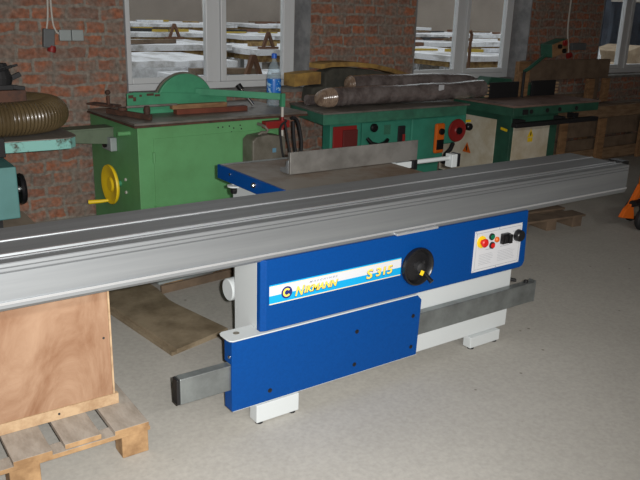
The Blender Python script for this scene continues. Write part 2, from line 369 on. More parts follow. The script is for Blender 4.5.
for i, (a, b) in enumerate(OPEN):
    t = MB()
    t.box((a, YW-0.006, SILL), (a+0.012, YO-0.14, HEAD)); t.box((b-0.012, YW-0.006, SILL), (b, YO-0.14, HEAD))
    struct('trim_%d' % (i+1), t, M_plaster)
    Y0, Y1 = 6.31, 6.38; fr = MB(); mid = (a+b)/2 + (0.045 if i == 0 else 0.05)
    J = 0.075
    fr.box((a+0.012, Y0, SILL), (a+0.012+J, Y1, HEAD)); fr.box((b-0.012-J, Y0, SILL), (b-0.012, Y1, HEAD))
    fr.box((a+0.012+J, Y0, SILL), (b-0.012-J, Y1, SILL+0.06)); fr.box((a+0.012+J, Y0, HEAD-0.07), (b-0.012-J, Y1, HEAD))
    fr.box((mid-0.045, Y0, SILL+0.06), (mid+0.045, Y1, HEAD-0.07))
    wf = struct('window_%d' % (i+1), fr, M_upvc, bevel=0.004)
    for (p, q) in ((a+0.012+J, mid-0.045), (mid+0.045, b-0.012-J)):
        sa = MB(); S = 0.06; z0, z1 = SILL+0.06, HEAD-0.07
        sa.box((p+0.003, Y0-0.018, z0+0.003), (p+S, Y1-0.02, z1-0.003)); sa.box((q-S, Y0-0.018, z0+0.003), (q-0.003, Y1-0.02, z1-0.003))
        sa.box((p+S, Y0-0.018, z0+0.003), (q-S, Y1-0.02, z0+0.055)); sa.box((p+S, Y0-0.018, z1-0.055), (q-S, Y1-0.02, z1-0.003))
        s_ = link('sash', sa, M_upvc, wf, bevel=0.006)
        link('pane', MB().box((p+S, Y0+0.02, z0+0.055), (q-S, Y0+0.026, z1-0.055)), M_glass, s_)
    link('window_sill', MB().box((a+0.013, YW-0.03, SILL-0.03), (b-0.013, Y0, SILL)), M_sill, wf)

# the yard outside
struct('ground', MB().box((-12, YO, -0.16), (70, 60, -0.02)), M_yard)
struct('wall_yard', MB().box((-12, 30, -0.02), (40.5, 30.4, 9)), M_yardwall)

# ================================================================== THE PANEL SAW
saw = thing('panel_saw', (2.3, 2.9, 0), 'blue and white sliding table panel saw with long aluminium carriage', 'machine')
# sliding table: an extruded profile along X
prof = [(2.470, .745), (2.462, .745), (2.452, .757), (2.452, .771), (2.446, .771), (2.446, .781), (2.452, .781), (2.452, .880), (2.4555, .882), (2.4555, .885), (2.452, .887), (2.452, .897), (2.455, .898), (2.455, .901), (2.452, .902),
        (2.452, .912), (2.455, .915), (2.500, .915), (2.502, .9175), (2.510, .9175), (2.511, .913), (2.525, .909), (2.543, .909), (2.544, .9165), (2.556, .9165), (2.557, .914), (2.700, .914), (2.701, .917), (2.714, .917), (2.716, .914),
        (2.876, .914), (2.880, .910), (2.880, .745)]
car = link('sliding_table', MB().prism(prof, 0, 0.05, 3.99), M_alu, saw)
rid = MB()
rid.box((0.05, 2.4445, .7715), (3.988, 2.4465, .7805)); rid.box((0.05, 2.5025, .917), (3.988, 2.5095, .9182)); rid.box((0.05, 2.5445, .916), (3.988, 2.5555, .9172)); rid.box((0.05, 2.7015, .9165), (3.988, 2.7135, .9177))
islands('slide_ridge', rid, M_alu_hi, car)
gr = MB(); gr.box((0.052, 2.512, .9085), (3.987, 2.5425, .9095)); gr.box((0.052, 2.4515, .8985), (3.987, 2.4530, .9010)); gr.box((0.052, 2.4515, .8825), (3.987, 2.4530, .8850)); islands('slide_groove', gr, M_slot, car)
st = MB(); st.box((3.99, 2.50, .895), (4.06, 2.60, .925)); st.box((3.99, 2.62, .80), (4.03, 2.8, .90)); islands('end_stop', st, M_black, car, 0.004)
link('bracket_strip', MB().box((2.165, 2.428, .756), (2.425, 2.452, .766)), M_alu_hi, saw, 0.001)
# cast table with the blue side plate
link('table_top', MB().box((1.842, 2.884, .868), (2.75, 3.55, .908)), M_iron, saw, 0.003)
link('table_edge_strip', MB().box((1.842, 3.551, .872), (2.75, 3.565, .914)), M_steel, saw, 0.002)
sp = link('side_plate', MB().box((1.826, 2.884, .838), (1.841, 3.565, .914)), M_blue, saw, 0.002)
sc = MB()
for y in (2.93, 3.15, 3.42): sc.cyl((1.823, y, .885 if y > 3 else .86), (1.827, y, .885 if y > 3 else .86), 0.008, 10)
sc.lathe([(0, 0.016), (.010, 0.014), (.016, 0.004), (.016, 0)], (1.826, 3.16, .880), (-1, 0, 0), 14)
islands('screw', sc, M_chrome, sp, smooth=True)
kn = MB(); kn.lathe([(0, 0), (.016, 0), (.022, .012), (.022, .026), (.012, .034), (.012, .05), (0, .05)], (1.862, 3.44, .772), (0, 0, 1), 16)
kk = link('clamp_knob', kn, M_black, saw, smooth=True)
link('clamp_washer', MB().lathe([(0, 0), (.038, 0), (.038, .008), (.012, .012), (.012, .03), (0, .03)], (1.862, 3.44, .810), (0, 0, 1), 18), M_white, kk, smooth=True)
# rip fence
fe = link('rip_fence', MB().prism([(3.162, .912), (3.180, .912), (3.180, 1.006), (3.186, 1.014), (3.186, 1.026), (3.162, 1.030)], 0, 2.043, 2.935), M_fence, saw, 0.002)
fp = MB(); fp.prism([(3.180, .912), (3.262, .912), (3.262, .932), (3.212, .938), (3.200, .98), (3.181, .985)], 0, 2.043, 2.90); link('fence_carrier', fp, M_alu, fe, 0.002)
fr_ = MB(); fr_.cyl((2.951, 3.2, .889), (3.235, 3.2, .889), .0135, 16); fr_.box((2.80, 3.185, .862), (2.915, 3.235, .9)); islands('fence_rail', fr_, M_white, saw, smooth=True)
link('rail_clamp', MB().box((2.918, 3.17, .85), (2.95, 3.23, .911)), M_black, saw, 0.004)
rb = link('rail_bracket', MB().box((3.235, 3.17, .833), (3.282, 3.23, .915)), M_white, saw, 0.004)
link('bracket_pad', MB().box((3.283, 3.168, .835), (3.305, 3.232, .917)), M_black, rb, 0.003)
# body
link('body', MB().box((1.46, 2.502, .068), (3.09, 2.70, .742)).box((1.87, 2.70, .094), (2.72, 3.47, .866)), M_white, saw, 0.004)
link('extraction_port', MB().lathe([(0, .001), (.048, 0), (.052, .004), (.054, .05), (.052, .052), (.052, .40), (0, .40)], (1.462, 2.77, .515), (1, 0, 0), 28), M_white, saw, smooth=True)
# upper blue panel
pts = [(1.452, .429), (3.085, .429), (3.112, .437), (3.124, .462), (3.108, .752), (1.452, .752)]
pan = MB()
front = [(1.472, .434), (3.082, .434), (3.104, .441), (3.116, .466), (3.102, .752), (1.472, .752)]
A = [pan.bm.verts.new((x, 2.445, z)) for x, z in front]; B = [pan.bm.verts.new((x, 2.462, z)) for x, z in pts]; C = [pan.bm.verts.new((x, 2.490, z)) for x, z in pts]
pan.bm.faces.new(A); pan.bm.faces.new(list(reversed(C)))
for P, Q in ((A, B), (B, C)):
    for i in range(6): pan.bm.faces.new((P[i], P[(i+1) % 6], Q[(i+1) % 6], Q[i]))
up_p = link('upper_panel', pan, M_blue, saw, 0.0025)
# printed band
d = MB(); YB = 2.4446
def band(x0, x1, z0, z1, mi, y=YB): d.mi = mi; d.box((x0, y-0.0004, z0), (x1, y, z1)); d.mi = 0
band(1.487, 2.214, .6330, .6390, 0); band(1.487, 2.214, .6285, .6330, 1); band(1.487, 2.214, .5900, .6285, 2); band(1.487, 2.214, .5545, .5900, 0); band(1.487, 2.214, .5500, .5545, 1)
dec = link('printed_band', d, [M_cyan, M_cream_l, M_offw], up_p); dec['label'] = 'cyan and white printed band with yellow lettering'
lg = MB(); n0 = 40
lg.mi = 0; lg.cyl((1.574, YB-0.0004, .592), (1.574, YB-0.0010, .592), .0275, 36)
ring = []
lg.mi = 1
ro, ri = .0195, .0110
ang = [math.radians(38 + i*(284/30)) for i in range(31)]
pts_ = [(1.574 + ro*math.cos(a), .592 + ro*math.sin(a)) for a in ang] + [(1.574 + ri*math.cos(a), .592 + ri*math.sin(a)) for a in reversed(ang)]
lg.prism(pts_, 1, YB-0.0016, YB-0.0010)
link('emblem', lg, [M_navy, M_letter], dec)
tx = MB()
def word(body, x, z, size, width, shear=0.28, off=0.0):
    text_bm(tx, body, x-0.0018, z-0.0022, YB-0.0006, size, 0, shear, 0.0026, width=width+0.005)
    text_bm(tx, body, x, z, YB-0.0016, size, 1, shear, 0.0013, width=width)
word('N', 1.616, .567, .060, .048, 0.3)
word('IKMANN', 1.662, .573, .042, .180, 0.3)
link('lettering', tx, [M_navy, M_letter], dec)
tx = MB(); word('S', 2.006, .570, .062, .036, 0.1); word('315', 2.062, .573, .056, .098, 0.08)
link('lettering', tx, [M_navy, M_letter], dec)
tx = MB(); text_bm(tx, 'M A S C H I N E S', 1.69, .613, YB-0.0008, .011, 0, 0.25, 0.0003, width=.150); link('small_lettering', tx, M_grey_print, dec)
# hand wheel in its dish
hw = MB(); o_ = (2.312, 2.445, .580)
hw.lathe([(0, .018), (.030, .018), (.052, .008), (.074, .006), (.080, .022), (.086, .028), (.093, .026), (.096, .014), (.092, 0), (0, 0)], o_, (0, -1, 0), 40)
hwp = link('handwheel', hw, M_black, up_p, smooth=True); hwp['label'] = 'black dished handwheel'
hh = MB(); hh.lathe([(0, .044), (.016, .042), (.024, .036), (.028, .018), (0, .018)], o_, (0, -1, 0), 20)
for a in (30, 150, 270): hh.beam((o_[0], 2.424, o_[2]), (o_[0]+.04*math.cos(math.radians(a)), 2.427, o_[2]+.04*math.sin(math.radians(a))), .014, .010, (0, 1, 0))
link('hub', hh, M_rubber, hwp, smooth=True)
link('grip', MB().cyl((2.352, 2.425, .540), (2.362, 2.380, .508), .009, 12, .012), M_black, hwp, smooth=True)
link('yellow_tag', MB().box((2.302, 2.398, .545), (2.322, 2.402, .568), Matrix.Rotation(0.5, 3, 'Y')), M_amber, hwp)
# control panel
cp = link('control_panel', MB().box((2.703, 2.441, .470), (3.062, 2.4448, .692)), M_offw, up_p, 0.001); cp['label'] = 'white control plate with buttons'
fm = MB(); t = .0022
for (a, b) in (((2.716, .482), (3.049, .482+t)), ((2.716, .680-t), (3.049, .680)), ((2.716, .482), (2.716+t, .680)), ((3.049-t, .482), (3.049, .680))): fm.box((a[0], 2.4403, a[1]), (b[0], 2.4409, b[1]))
for x, z in ((2.709, .476), (2.709, .686), (2.88, .476), (2.88, .687), (3.056, .476), (3.056, .686)): fm.cyl((x, 2.4411, z), (x, 2.439, z), .0035, 8)
for i in range(7):
    for x0, x1 in ((2.745, 2.85), (2.885, 3.02)):
        fm.box((x0, 2.4405, .505+i*.009), (x1 - random.random()*.03, 2.4409, .5065+i*.009))
fm.box((2.79, 2.4404, .582), (2.83, 2.4409, .585)); fm.box((2.90, 2.4404, .582), (2.97, 2.4409, .585)); fm.box((2.99, 2.4404, .652), (3.03, 2.4409, .655)); fm.box((2.99, 2.4404, .60), (3.02, 2.4409, .603))
link('panel_print', fm, M_grey_print, cp)
es = MB(); c0 = (2.752, 2.441, .632); es.mi = 1; es.cyl(c0, (c0[0], 2.436, c0[2]), .032, 28); es.mi = 0; es.lathe([(.013, 0), (.013, .014), (.022, .016), (.023, .024), (.017, .030), (0, .031)], (c0[0], 2.436, c0[2]), (0, -1, 0), 24)
link('emergency_stop', es, [M_red, M_yellow], cp, smooth=True)
def button(x, z, r, m, nm):
    b = MB(); b.mi = 1; b.cyl((x, 2.441, z), (x, 2.432, z), r, 20); b.mi = 0; b.cyl((x, 2.432, z), (x, 2.427, z), r*.72, 18); return link(nm, b, [m, M_black], cp, smooth=True)
button(2.824, .650, .018, M_greenbtn, 'green_button'); button(2.832, .602, .018, M_red, 'red_button')
link('indicator_lamp', MB().lathe([(.015, 0), (.015, .008), (.009, .014), (0, .015)], (2.866, 2.441, .628), (0, -1, 0), 18), M_orange, cp, smooth=True)
sw = MB(); sw.box((2.895, 2.420, .600), (2.950, 2.441, .655)); sw.box((2.903, 2.410, .612), (2.922, 2.420, .644)); sw.box((2.93, 2.404, .604), (2.952, 2.42, .652)); link('rocker_switch', sw, M_black, cp, 0.002)
kb = MB(); kb.lathe([(.006, 0), (.006, .004), (0, .004)], (2.986, 2.441, .623), (0, -1, 0), 10); kb.lathe([(0, .03), (.026, .03), (.031, .024), (.033, 0)], (3.030, 2.441, .627), (0, -1, 0), 24); link('selector_knob', kb, M_black, cp, smooth=True)
# lower beam box with the blue cover
cv = MB(); cv.prism([(1.306, .100), (2.352, .100), (2.362, .395), (2.336, .4225), (1.306, .4225)], 1, 2.440, 2.4455)
cv.box((1.306, 2.4455, .100), (1.311, 2.506, .192)); cv.box((1.306, 2.4455, .318), (1.311, 2.506, .4225)); cv.box((1.306, 2.4456, .1925), (1.311, 2.4525, .3175))
cvr = link('lower_cover', cv, M_blue, saw, 0.0015); cvr['label'] = 'blue lower cover plate with black screws'
for x, z in ((2.312, .319), (2.312, .152), (1.492, .149), (1.963, .318), (1.957, .150)):
    link('screw', MB().lathe([(0, .006), (.005, .006), (.006, .003), (.0105, .002), (.0105, 0)], (x, 2.440, z), (0, -1, 0), 14), M_black, cvr, smooth=True)
link('screw', MB().lathe([(0, .005), (.007, .004), (.008, 0)], (1.306, 2.462, .35), (-1, 0, 0), 12), M_chrome, cvr, smooth=True)
bx_ = MB()
bx_.prism([(1.297, 2.47), (1.301, 2.452), (1.313, 2.441), (2.334, 2.441), (2.334, 2.4895), (1.459, 2.4895), (1.459, 2.55), (1.315, 2.55), (1.301, 2.54), (1.297, 2.525)], 2, .4227, .4285)
bx_.box((1.385, 2.507, .096), (1.459, 2.55, .4226)); bx_.box((1.312, 2.446, .0935), (2.36, 2.50, .0995))
islands('lower_box', bx_, M_white, saw, 0.002)
link('hole_cap', MB().cyl((1.362, 2.505, .4285), (1.362, 2.505, .4297), .014, 16), M_grey_box, saw)
# guide rail
ra = link('guide_rail', MB().box((1.078, 2.4535, .196), (3.246, 2.4985, .312)), M_steel, saw, 0.004)
link('end_cap', MB().box((1.064, 2.4545, .1975), (1.0775, 2.4975, .3105)), M_black, ra, 0.003)
link('end_plate', MB().box((3.2465, 2.4525, .194), (3.254, 2.4995, .320)), M_steel, ra, 0.001)
br_ = MB(); br_.beam((3.091, 2.58, .33), (3.16, 2.52, .318), .03, .012); br_.cyl((3.19, 2.475, .312), (3.19, 2.475, .328), .012, 12); islands('rail_support', br_, M_black, saw, 0.002)
for nm, x0, x1, y0, y1 in (('foot', 1.425, 1.645, 2.438, 2.4995), ('foot', 2.785, 3.015, 2.474, 2.53), ('foot', 1.90, 2.1, 3.25, 3.42), ('foot', 2.5, 2.7, 3.25, 3.42)):
    ft = link(nm, MB().box((x0, y0, .006), (x1, y1, .0675 if y0 > 2.47 and y0 < 3 else .067 if y0 > 3 else .0925)), M_white, saw, 0.003)
    pd = MB()
    for x in (x0+.02, x1-.03): pd.cyl((x, y0+.015, 0), (x, y0+.015, .0065), .018, 14)
    islands('levelling_pad', pd, M_rubber, ft, smooth=True)

# ================================================================== CRATE, PALLETS, BOARDS ON THE FLOOR
def endgrain(o):
    for p in o.data.polygons:
        if p.normal.y < -.9: p.material_index = 1
pal = thing('wooden_pallet', (0.4, 2.95, 0), 'weathered wooden pallet under the plywood crate', 'pallet')
for x0, x1, yo in ((.815, .955, 0), (.625, .765, .012), (.435, .575, 0), (.245, .385, .008), (.055, .195, 0), (-.135, .005, .01)):
    endgrain(link('deck_board', MB().box((x0, 2.492+yo, .1205), (x1, 3.45, .142)), [M_pallet, M_fresh], pal, 0.002))
for y in (2.497, 2.93, 3.37):
    endgrain(link('cross_board', MB().box((-.14, y, .100), (.962, y+.075, .120)), [M_pallet, M_fresh], pal, 0.002))
for x0 in (.845, .42, -.10):
    for y in (2.505, 2.93, 3.36): link('block', MB().box((x0, y, .0), (x0+.11, y+.085, .0995)), M_fresh, pal, 0.004)
cr = thing('plywood_crate', (0.4, 3.0, .142), 'tan plywood crate under the aluminium carriage on a pallet', 'crate')
link('side_panel', MB().box((-.15, 2.70, .1905), (.884, 2.712, .735)), M_ply, cr)
link('side_panel', MB().box((-.15, 3.338, .1905), (.884, 3.35, .735)), M_ply, cr)
link('end_panel', MB().box((.8845, 2.696, .1915), (.892, 3.352, .737)), M_plyedge, cr)
link('end_panel', MB().box((-.162, 2.70, .202), (-.1505, 3.35, .735)), M_ply, cr)
link('lid', MB().box((-.16, 2.694, .7375), (.894, 3.354, .7435)), M_plyedge, cr)
bt = MB(); bt.box((-.16, 2.694, .1425), (.906, 2.716, .190)); bt.box((-.16, 3.33, .1425), (.906, 3.352, .190)); islands('base_batten', bt, M_plyedge, cr, 0.001)
nl = MB()
for x, z in ((.66, .168), (.30, .17), (.86, .70), (.86, .45)): nl.cyl((x, 2.7, z), (x, 2.6915 if z < .2 else 2.6985, z), .005, 8)
islands('nail', nl, M_groove, cr)
def sheet(name, pts, z0, z1, m, label, cat):
    o = link(name, MB().prism(pts, 2, z0, z1), m, None, 0.001); return tag(o, label, cat, 'plywood offcuts lying on the floor')
sheet('plywood_sheet', [(1.382, 3.24), (1.735, 3.335), (1.65, 4.06), (1.60, 4.62), (1.16, 4.52), (1.30, 3.91)], 0.0005, .020, M_oldsheet, 'lower dirty plywood board on the floor, showing as an edge under another board', 'board')
sheet('plywood_sheet', [(1.405, 3.225), (1.755, 3.325), (1.645, 3.85), (1.66, 4.08), (1.62, 4.6), (1.18, 4.50), (1.325, 3.9)], .0205, .040, M_oldsheet, 'upper dirty brown plywood board lying between the crate and the saw', 'board')
pk = thing('timber_skid', (1.95, 4.25, 0), 'grey topped timber skid on the floor beyond the plywood boards', 'pallet')
link('deck_board', MB().box((1.66, 4.14, .055), (2.60, 4.40, .075), RZ(.10)), M_lgrey, pk, 0.002)
link('deck_board', MB().box((1.74, 4.46, .055), (2.66, 4.72, .075), RZ(.10)), M_lgrey, pk, 0.002)
link('front_board', MB().box((1.68, 4.112, .0), (2.60, 4.132, .054), RZ(.10)), M_wooddk, pk, 0.002)
for x in (1.74, 2.12, 2.50): islands('bearer', MB().box((x, 4.14, 0), (x+.08, 4.74, .0545), RZ(.10), (2.15, 4.43, 0)), M_fresh, pk, 0.002)
sk = thing('old_pallet', (5.1, 4.0, 0), 'worn grey brown pallet on the floor beyond the aluminium carriage end', 'pallet')
R_ = RZ(-.12); pv = (5.1, 4.0, 0)
for y in (3.74, 3.98, 4.22): link('deck_board', MB().box((4.72, y, .088), (5.50, y+.16, .106), R_, pv), M_wooddk, sk, 0.002)
for x in (4.74, 5.06, 5.36): link('runner', MB().box((x, 3.75, 0), (x+.11, 4.37, .0875), R_, pv), M_wooddk, sk, 0.003)

# ================================================================== PALLET TRUCK AT THE EDGE
tr = thing('pallet_truck', (5.95, 3.5, 0), 'orange hand pallet truck on the concrete floor right of the carriage', 'pallet truck')
R_ = RZ(0)
b_ = MB(); b_.prism([(5.545, .135), (5.575, .128), (5.73, .100), (5.72, .15), (5.70, .20), (5.80, .385), (5.765, .40), (5.655, .235), (5.60, .205)], 1, 3.40, 3.44); link('side_bracket', b_, M_orange, tr, 0.004)
b_ = MB(); b_.prism([(6.24, .14), (6.34, .14), (6.34, .46), (6.27, .46), (6.24, .36)], 1, 3.40, 3.64); link('pump_housing', b_, M_orange, tr, 0.006)
b_ = MB(); b_.cyl((5.66, 3.395, .245), (6.24, 3.46, .235), .03, 14); link('axle_bar', b_, M_black, tr, smooth=True)
for wx, y in ((5.80, 3.325), (6.0, 3.56)):
    wl = MB(); wl.lathe([(0, .0), (.07, 0), (.09, .006), (.10, .02), (.10, .045), (.09, .058), (.07, .064), (0, .064)], (wx, y, .10), (0, 1, 0), 28); wp = link('wheel', wl, M_rubber, tr, smooth=True)
    link('hub', MB().cyl((wx, y-.004, .10), (wx, y+.068, .10), .05, 20), M_grey_box, wp, smooth=True)
for y in (3.30, 3.62): link('fork', MB().box((6.45, y, .085), (7.5, y+.16, .14)), M_orange, tr, 0.01)
link('fork_yoke', MB().box((6.341, 3.30, .085), (6.449, 3.78, .42)), M_orange, tr, 0.01)
hd = MB(); hd.tube([(6.29, 3.52, .462), (6.31, 3.52, .8), (6.33, 3.52, .95)], .02, 12); link('draw_bar', hd, M_black, tr, smooth=True)
for y in (3.38, 3.70): link('load_roller', MB().cyl((7.2, y-.05, .042), (7.2, y+.05, .042), .04, 18), M_rubber, tr, smooth=True)

# ================================================================== GREEN CIRCULAR SAW BENCH
gs = thing('green_saw_bench', (1.95, 5.03, 0), 'bright green cabinet circular saw with yellow side handwheel by the window', 'machine')
link('cabinet', MB().box((1.955, 5.06, 0), (3.19, 5.98, .888)), M_gsaw, gs, 0.004)
dr = link('door', MB().box((2.075, 5.052, .06), (3.10, 5.060, .80)), M_gsaw, gs, 0.002)
for z in (.66, .25): link('hinge', MB().cyl((2.072, 5.050, z-.04), (2.072, 5.050, z+.04), .010, 10), M_gsaw, dr, smooth=True)
hl = MB()
for x, z in ((2.62, .845), (2.66, .845), (2.72, .848), (2.76, .83), (2.74, .80), (2.82, .848), (2.83, .82), (2.69, .79)): hl.cyl((x, 5.061, z), (x, 5.0575, z), .006, 8)
islands('screw_hole', hl, M_groove, gs)
tp = link('table_top', MB().box((1.925, 5.035, .905), (3.46, 5.94, .921)), M_darktop, gs, 0.002)
link('table_edge', MB().box((1.92, 5.028, .889), (3.465, 5.945, .9045)), M_rustedge, gs, 0.002)
fb = MB(); fb.prism([(2.06, .9215), (2.935, .9215), (2.935, 1.035), (2.90, 1.05), (2.12, 1.092), (2.06, 1.085)], 1, 5.46, 5.475); link('rip_fence', fb, M_gsawd, gs, 0.003)
bl = MB()
for x, z, a, b in ((2.09, 1.06, .02, .012), (2.12, 1.04, .012, .016), (2.25, 1.07, .03, .009), (2.31, 1.062, .022, .008), (2.17, 1.065, .01, .008)): bl.box((x-a, 5.4585, z-b), (x+a, 5.4599, z+b))
islands('rust_patch', bl, M_rustedge, gs)
gd = MB(); cz, R = .955, .262
gp = [(2.58 + R*math.cos(math.radians(a)), cz + R*math.sin(math.radians(a))) for a in range(12, 169, 6)]
gd.prism(gp, 1, 5.50, 5.535); g_ = link('blade_guard', gd, M_gsawd, gs, 0.006)
gd = MB(); gp2 = [(2.58 + (R+.012)*math.cos(math.radians(a)), cz + (R+.012)*math.sin(math.radians(a))) for a in range(30, 169, 6)]
gd.prism(gp2 + [(2.35, .99)], 1, 5.536, 5.55); link('guard_rim', gd, M_grey_box, g_)
link('blade', MB().lathe([(0, 0), (.20, 0), (.20, .003), (0, .003)], (2.58, 5.513, .93), (0, 1, 0), 48), M_steel, g_)
ar = MB(); ar.beam((2.66, 5.49, 1.075), (3.165, 4.975, 1.065), .018, .052); ar.box((3.145, 4.955, .985), (3.180, 4.990, 1.092)); link('guard_arm', ar, M_gsawd, gs, 0.003)
rd = MB(); rd.mi = 0; rd.cyl((3.163, 4.972, .50), (3.163, 4.972, .985), .012, 12); rd.mi = 1; rd.cyl((3.163, 4.972, .80), (3.163, 4.972, .905), .0135, 12); link('support_rod', rd, [M_cable, M_darkred], gs, smooth=True)
link('rod_bracket', MB().box((3.0, 4.955, .818), (3.225, 5.026, .876)), M_darkred, gs, 0.003)
mb_ = MB(); mb_.prism([(2.83, .50), (3.145, .50), (3.145, .735), (3.12, .765), (2.98, .785), (2.87, .775), (2.83, .745)], 1, 4.89, 5.049); mo = link('switch_box', mb_, M_grey_box, gs, 0.012); mo['label'] = 'grey metal switch box'
link('box_label', MB().box((3.015, 4.8885, .64), (3.05, 4.8899, .675)), M_bluelab, mo)
pp = MB(); pp.tube([(2.93, 4.97, .775), (2.96, 4.96, .796), (3.00, 4.96, .792), (3.015, 4.96, .81), (3.0, 4.97, .835), (2.985, 5.0, .845), (2.98, 5.05, .85)], .013, 10); link('conduit', pp, M_grey_box, mo, smooth=True)
# yellow hand wheel on the left side
hx, hy, hz, hr = 1.86, 5.42, .408, .155
hw = MB(); n = 36
hw.lathe([(hr-.034, .004), (hr-.004, 0), (hr, .012), (hr-.006, .024), (hr-.034, .022), (.06, .032), (.035, .045), (0, .045)], (hx, hy, hz), (1, 0, 0), n)
hw.lathe([(hr-.034, .004), (.06, .016), (.045, .004), (0, .004)], (hx, hy, hz), (1, 0, 0), n)
gw = link('handwheel', hw, M_yellow, gs, smooth=True); gw['label'] = 'yellow handwheel with crank handle'
link('crank_handle', MB().tube([(hx+.01, hy+.04, hz-.135), (hx-.05, hy+.06, hz-.14), (hx-.13, hy+.10, hz-.145)], [.011, .014, .017], 12), M_yellow, gw, smooth=True)
link('shaft', MB().cyl((hx+.04, hy, hz), (1.955, hy, hz), .024, 14), M_gsawd, gw, smooth=True)
bo = MB()
for dy, dz in ((.11, .06), (.11, -.05), (-.11, .05), (-.11, -.05)): bo.cyl((1.956, hy+dy, hz+dz), (1.945, hy+dy, hz+dz), .012, 10)
islands('bolt', bo, M_cable, gs, smooth=True)
sb = MB(); sb.box((1.90, 5.44, .655), (1.954, 5.62, .76)); s2 = link('side_switch', sb, M_lgrey, gs, 0.008); link('switch_dial', MB().cyl((1.9, 5.54, .707), (1.885, 5.54, .707), .034, 18), M_black, s2, smooth=True)
link('pivot_stub', MB().cyl((1.955, 5.20, .83), (1.86, 5.20, .83), .018, 12), M_gsaw, gs, smooth=True)
ex = MB(); ex.prism([(1.60, .735), (1.954, .70), (1.954, .82), (1.54, .82)], 1, 5.50, 5.52).box((1.53, 5.49, .8205), (1.954, 5.66, .834)); islands('outrigger_arm', ex, M_dullgreen, gs, 0.003)
gs.rotation_euler.z = math.radians(2.6)

def plank(name, a, b, w_, h_, m, label, cat='plank', group=None):
    o = link(name, MB().beam(a, b, w_, h_), m, None, 0.002); return tag(o, label, cat, group)
plank('timber_batten', (2.39, 5.375, .942), (3.02, 5.375, .942), .07, .040, M_woodred, 'reddish brown batten lying on the green saw table', group='battens on the green saw table')
plank('timber_batten', (2.36, 5.38, .980), (2.84, 5.385, .980), .055, .036, M_wood, 'light tan batten lying on top of the reddish one', group='battens on the green saw table')
ck = thing('mitre_clamp', (2.05, 5.35, .921), 'rusty mitre clamp with a rod on the left end of the green table', 'clamp')
c_ = MB(); c_.beam((1.93, 5.60, .945), (2.10, 5.16, .942), .035, .04); c_.beam((1.86, 5.78, .985), (1.99, 5.54, .985), .09, .016); islands('bar', c_, M_rustedge, ck, 0.003)
c_ = MB(); c_.lathe([(0, 0), (.022, 0), (.026, .03), (.018, .06), (0, .06)], (2.085, 5.19, .963), (0, 0, 1), 14); c_.lathe([(0, 0), (.035, 0), (.035, .02), (0, .02)], (1.99, 5.44, .966), (0, 0, 1), 14); c_.cyl((1.94, 5.60, .976), (1.94, 5.60, 1.06), .012, 10); c_.ball((1.94, 5.60, 1.085), .02); islands('clamp_screw', c_, M_rustedge, ck, smooth=True)
link('slide_rod', MB().cyl((2.0, 5.38, .995), (2.40, 5.36, 1.0), .010, 10), M_darktop, ck, smooth=True)
# water bottle
bo = thing('water_bottle', (3.39, 5.53, .921), 'clear plastic water bottle with blue label and blue cap', 'bottle')
kb_ = 1.2
def bl_(pr_): return [(r*kb_, h*kb_) for r, h in pr_]
link('body', MB().lathe(bl_([(0, .003), (.038, .0), (.05, .01), (.052, .03), (.047, .05), (.052, .07), (.052, .20), (.050, .225), (.040, .27), (.024, .305), (.016, .318), (.016, .335), (.0, .335)]), (3.39, 5.53, .922), (0, 0, 1), 28), M_bottle, bo, smooth=True)
link('label', MB().lathe(bl_([(.0526, .075), (.0532, .08), (.0532, .19), (.0526, .195)]), (3.39, 5.53, .922), (0, 0, 1), 28), M_blabel, bo, smooth=True)
link('cap', MB().lathe(bl_([(0, .372), (.017, .372), (.019, .366), (.019, .338), (.0, .338)]), (3.39, 5.53, .922), (0, 0, 1), 20), M_bcap, bo, smooth=True)
hk = thing('hold_down_lever', (3.17, 5.55, .921), 'short dark lever with chrome sleeve on the table beside the bottle', 'lever')
link('sleeve', MB().cyl((3.19, 5.54, .936), (3.12, 5.62, 1.06), .014, 12), M_chrome, hk, smooth=True)
link('grip', MB().cyl((3.12, 5.62, 1.06), (3.10, 5.645, 1.10), .026, 14), M_black, hk, smooth=True)
# hanging cables
def cable(name, pts, r, m, label, group=None, cat='cable'):
    P = [Vector(p) for p in pts]; out_ = []
    for i in range(len(P)-1):
        p0, p1, p2, p3 = P[max(i-1, 0)], P[i], P[i+1], P[min(i+2, len(P)-1)]
        for k in range(6):
            t = k/6; out_.append(0.5*((2*p1) + (p2-p0)*t + (2*p0-5*p1+4*p2-p3)*t*t + (3*p1-p0-3*p2+p3)*t**3))
    out_.append(P[-1])
    return tag(link(name, MB().tube(out_, r, 8), m, None, 0, True), label, cat, group)
cable('power_cable', [(3.15, 4.94, .885), (3.085, 4.925, .84), (3.065, 4.88, .72), (3.085, 4.87, .60), (3.12, 4.87, .57), (3.15, 4.88, .62), (3.15, 4.92, .74), (3.13, 4.93, .87)], .009, M_rubber, 'black cable loop hanging left of the striped rod', 'black cables hanging by the red bracket')
cable('power_cable', [(3.235, 4.99, .90), (3.28, 4.99, .88), (3.31, 4.99, .80), (3.325, 4.98, .68), (3.315, 4.98, .58), (3.32, 4.98, .52), (3.275, 4.98, .60), (3.25, 4.98, .72), (3.245, 4.99, .87)], .014, M_rubber, 'thick black cable loop hanging right of the striped rod', 'black cables hanging by the red bracket')

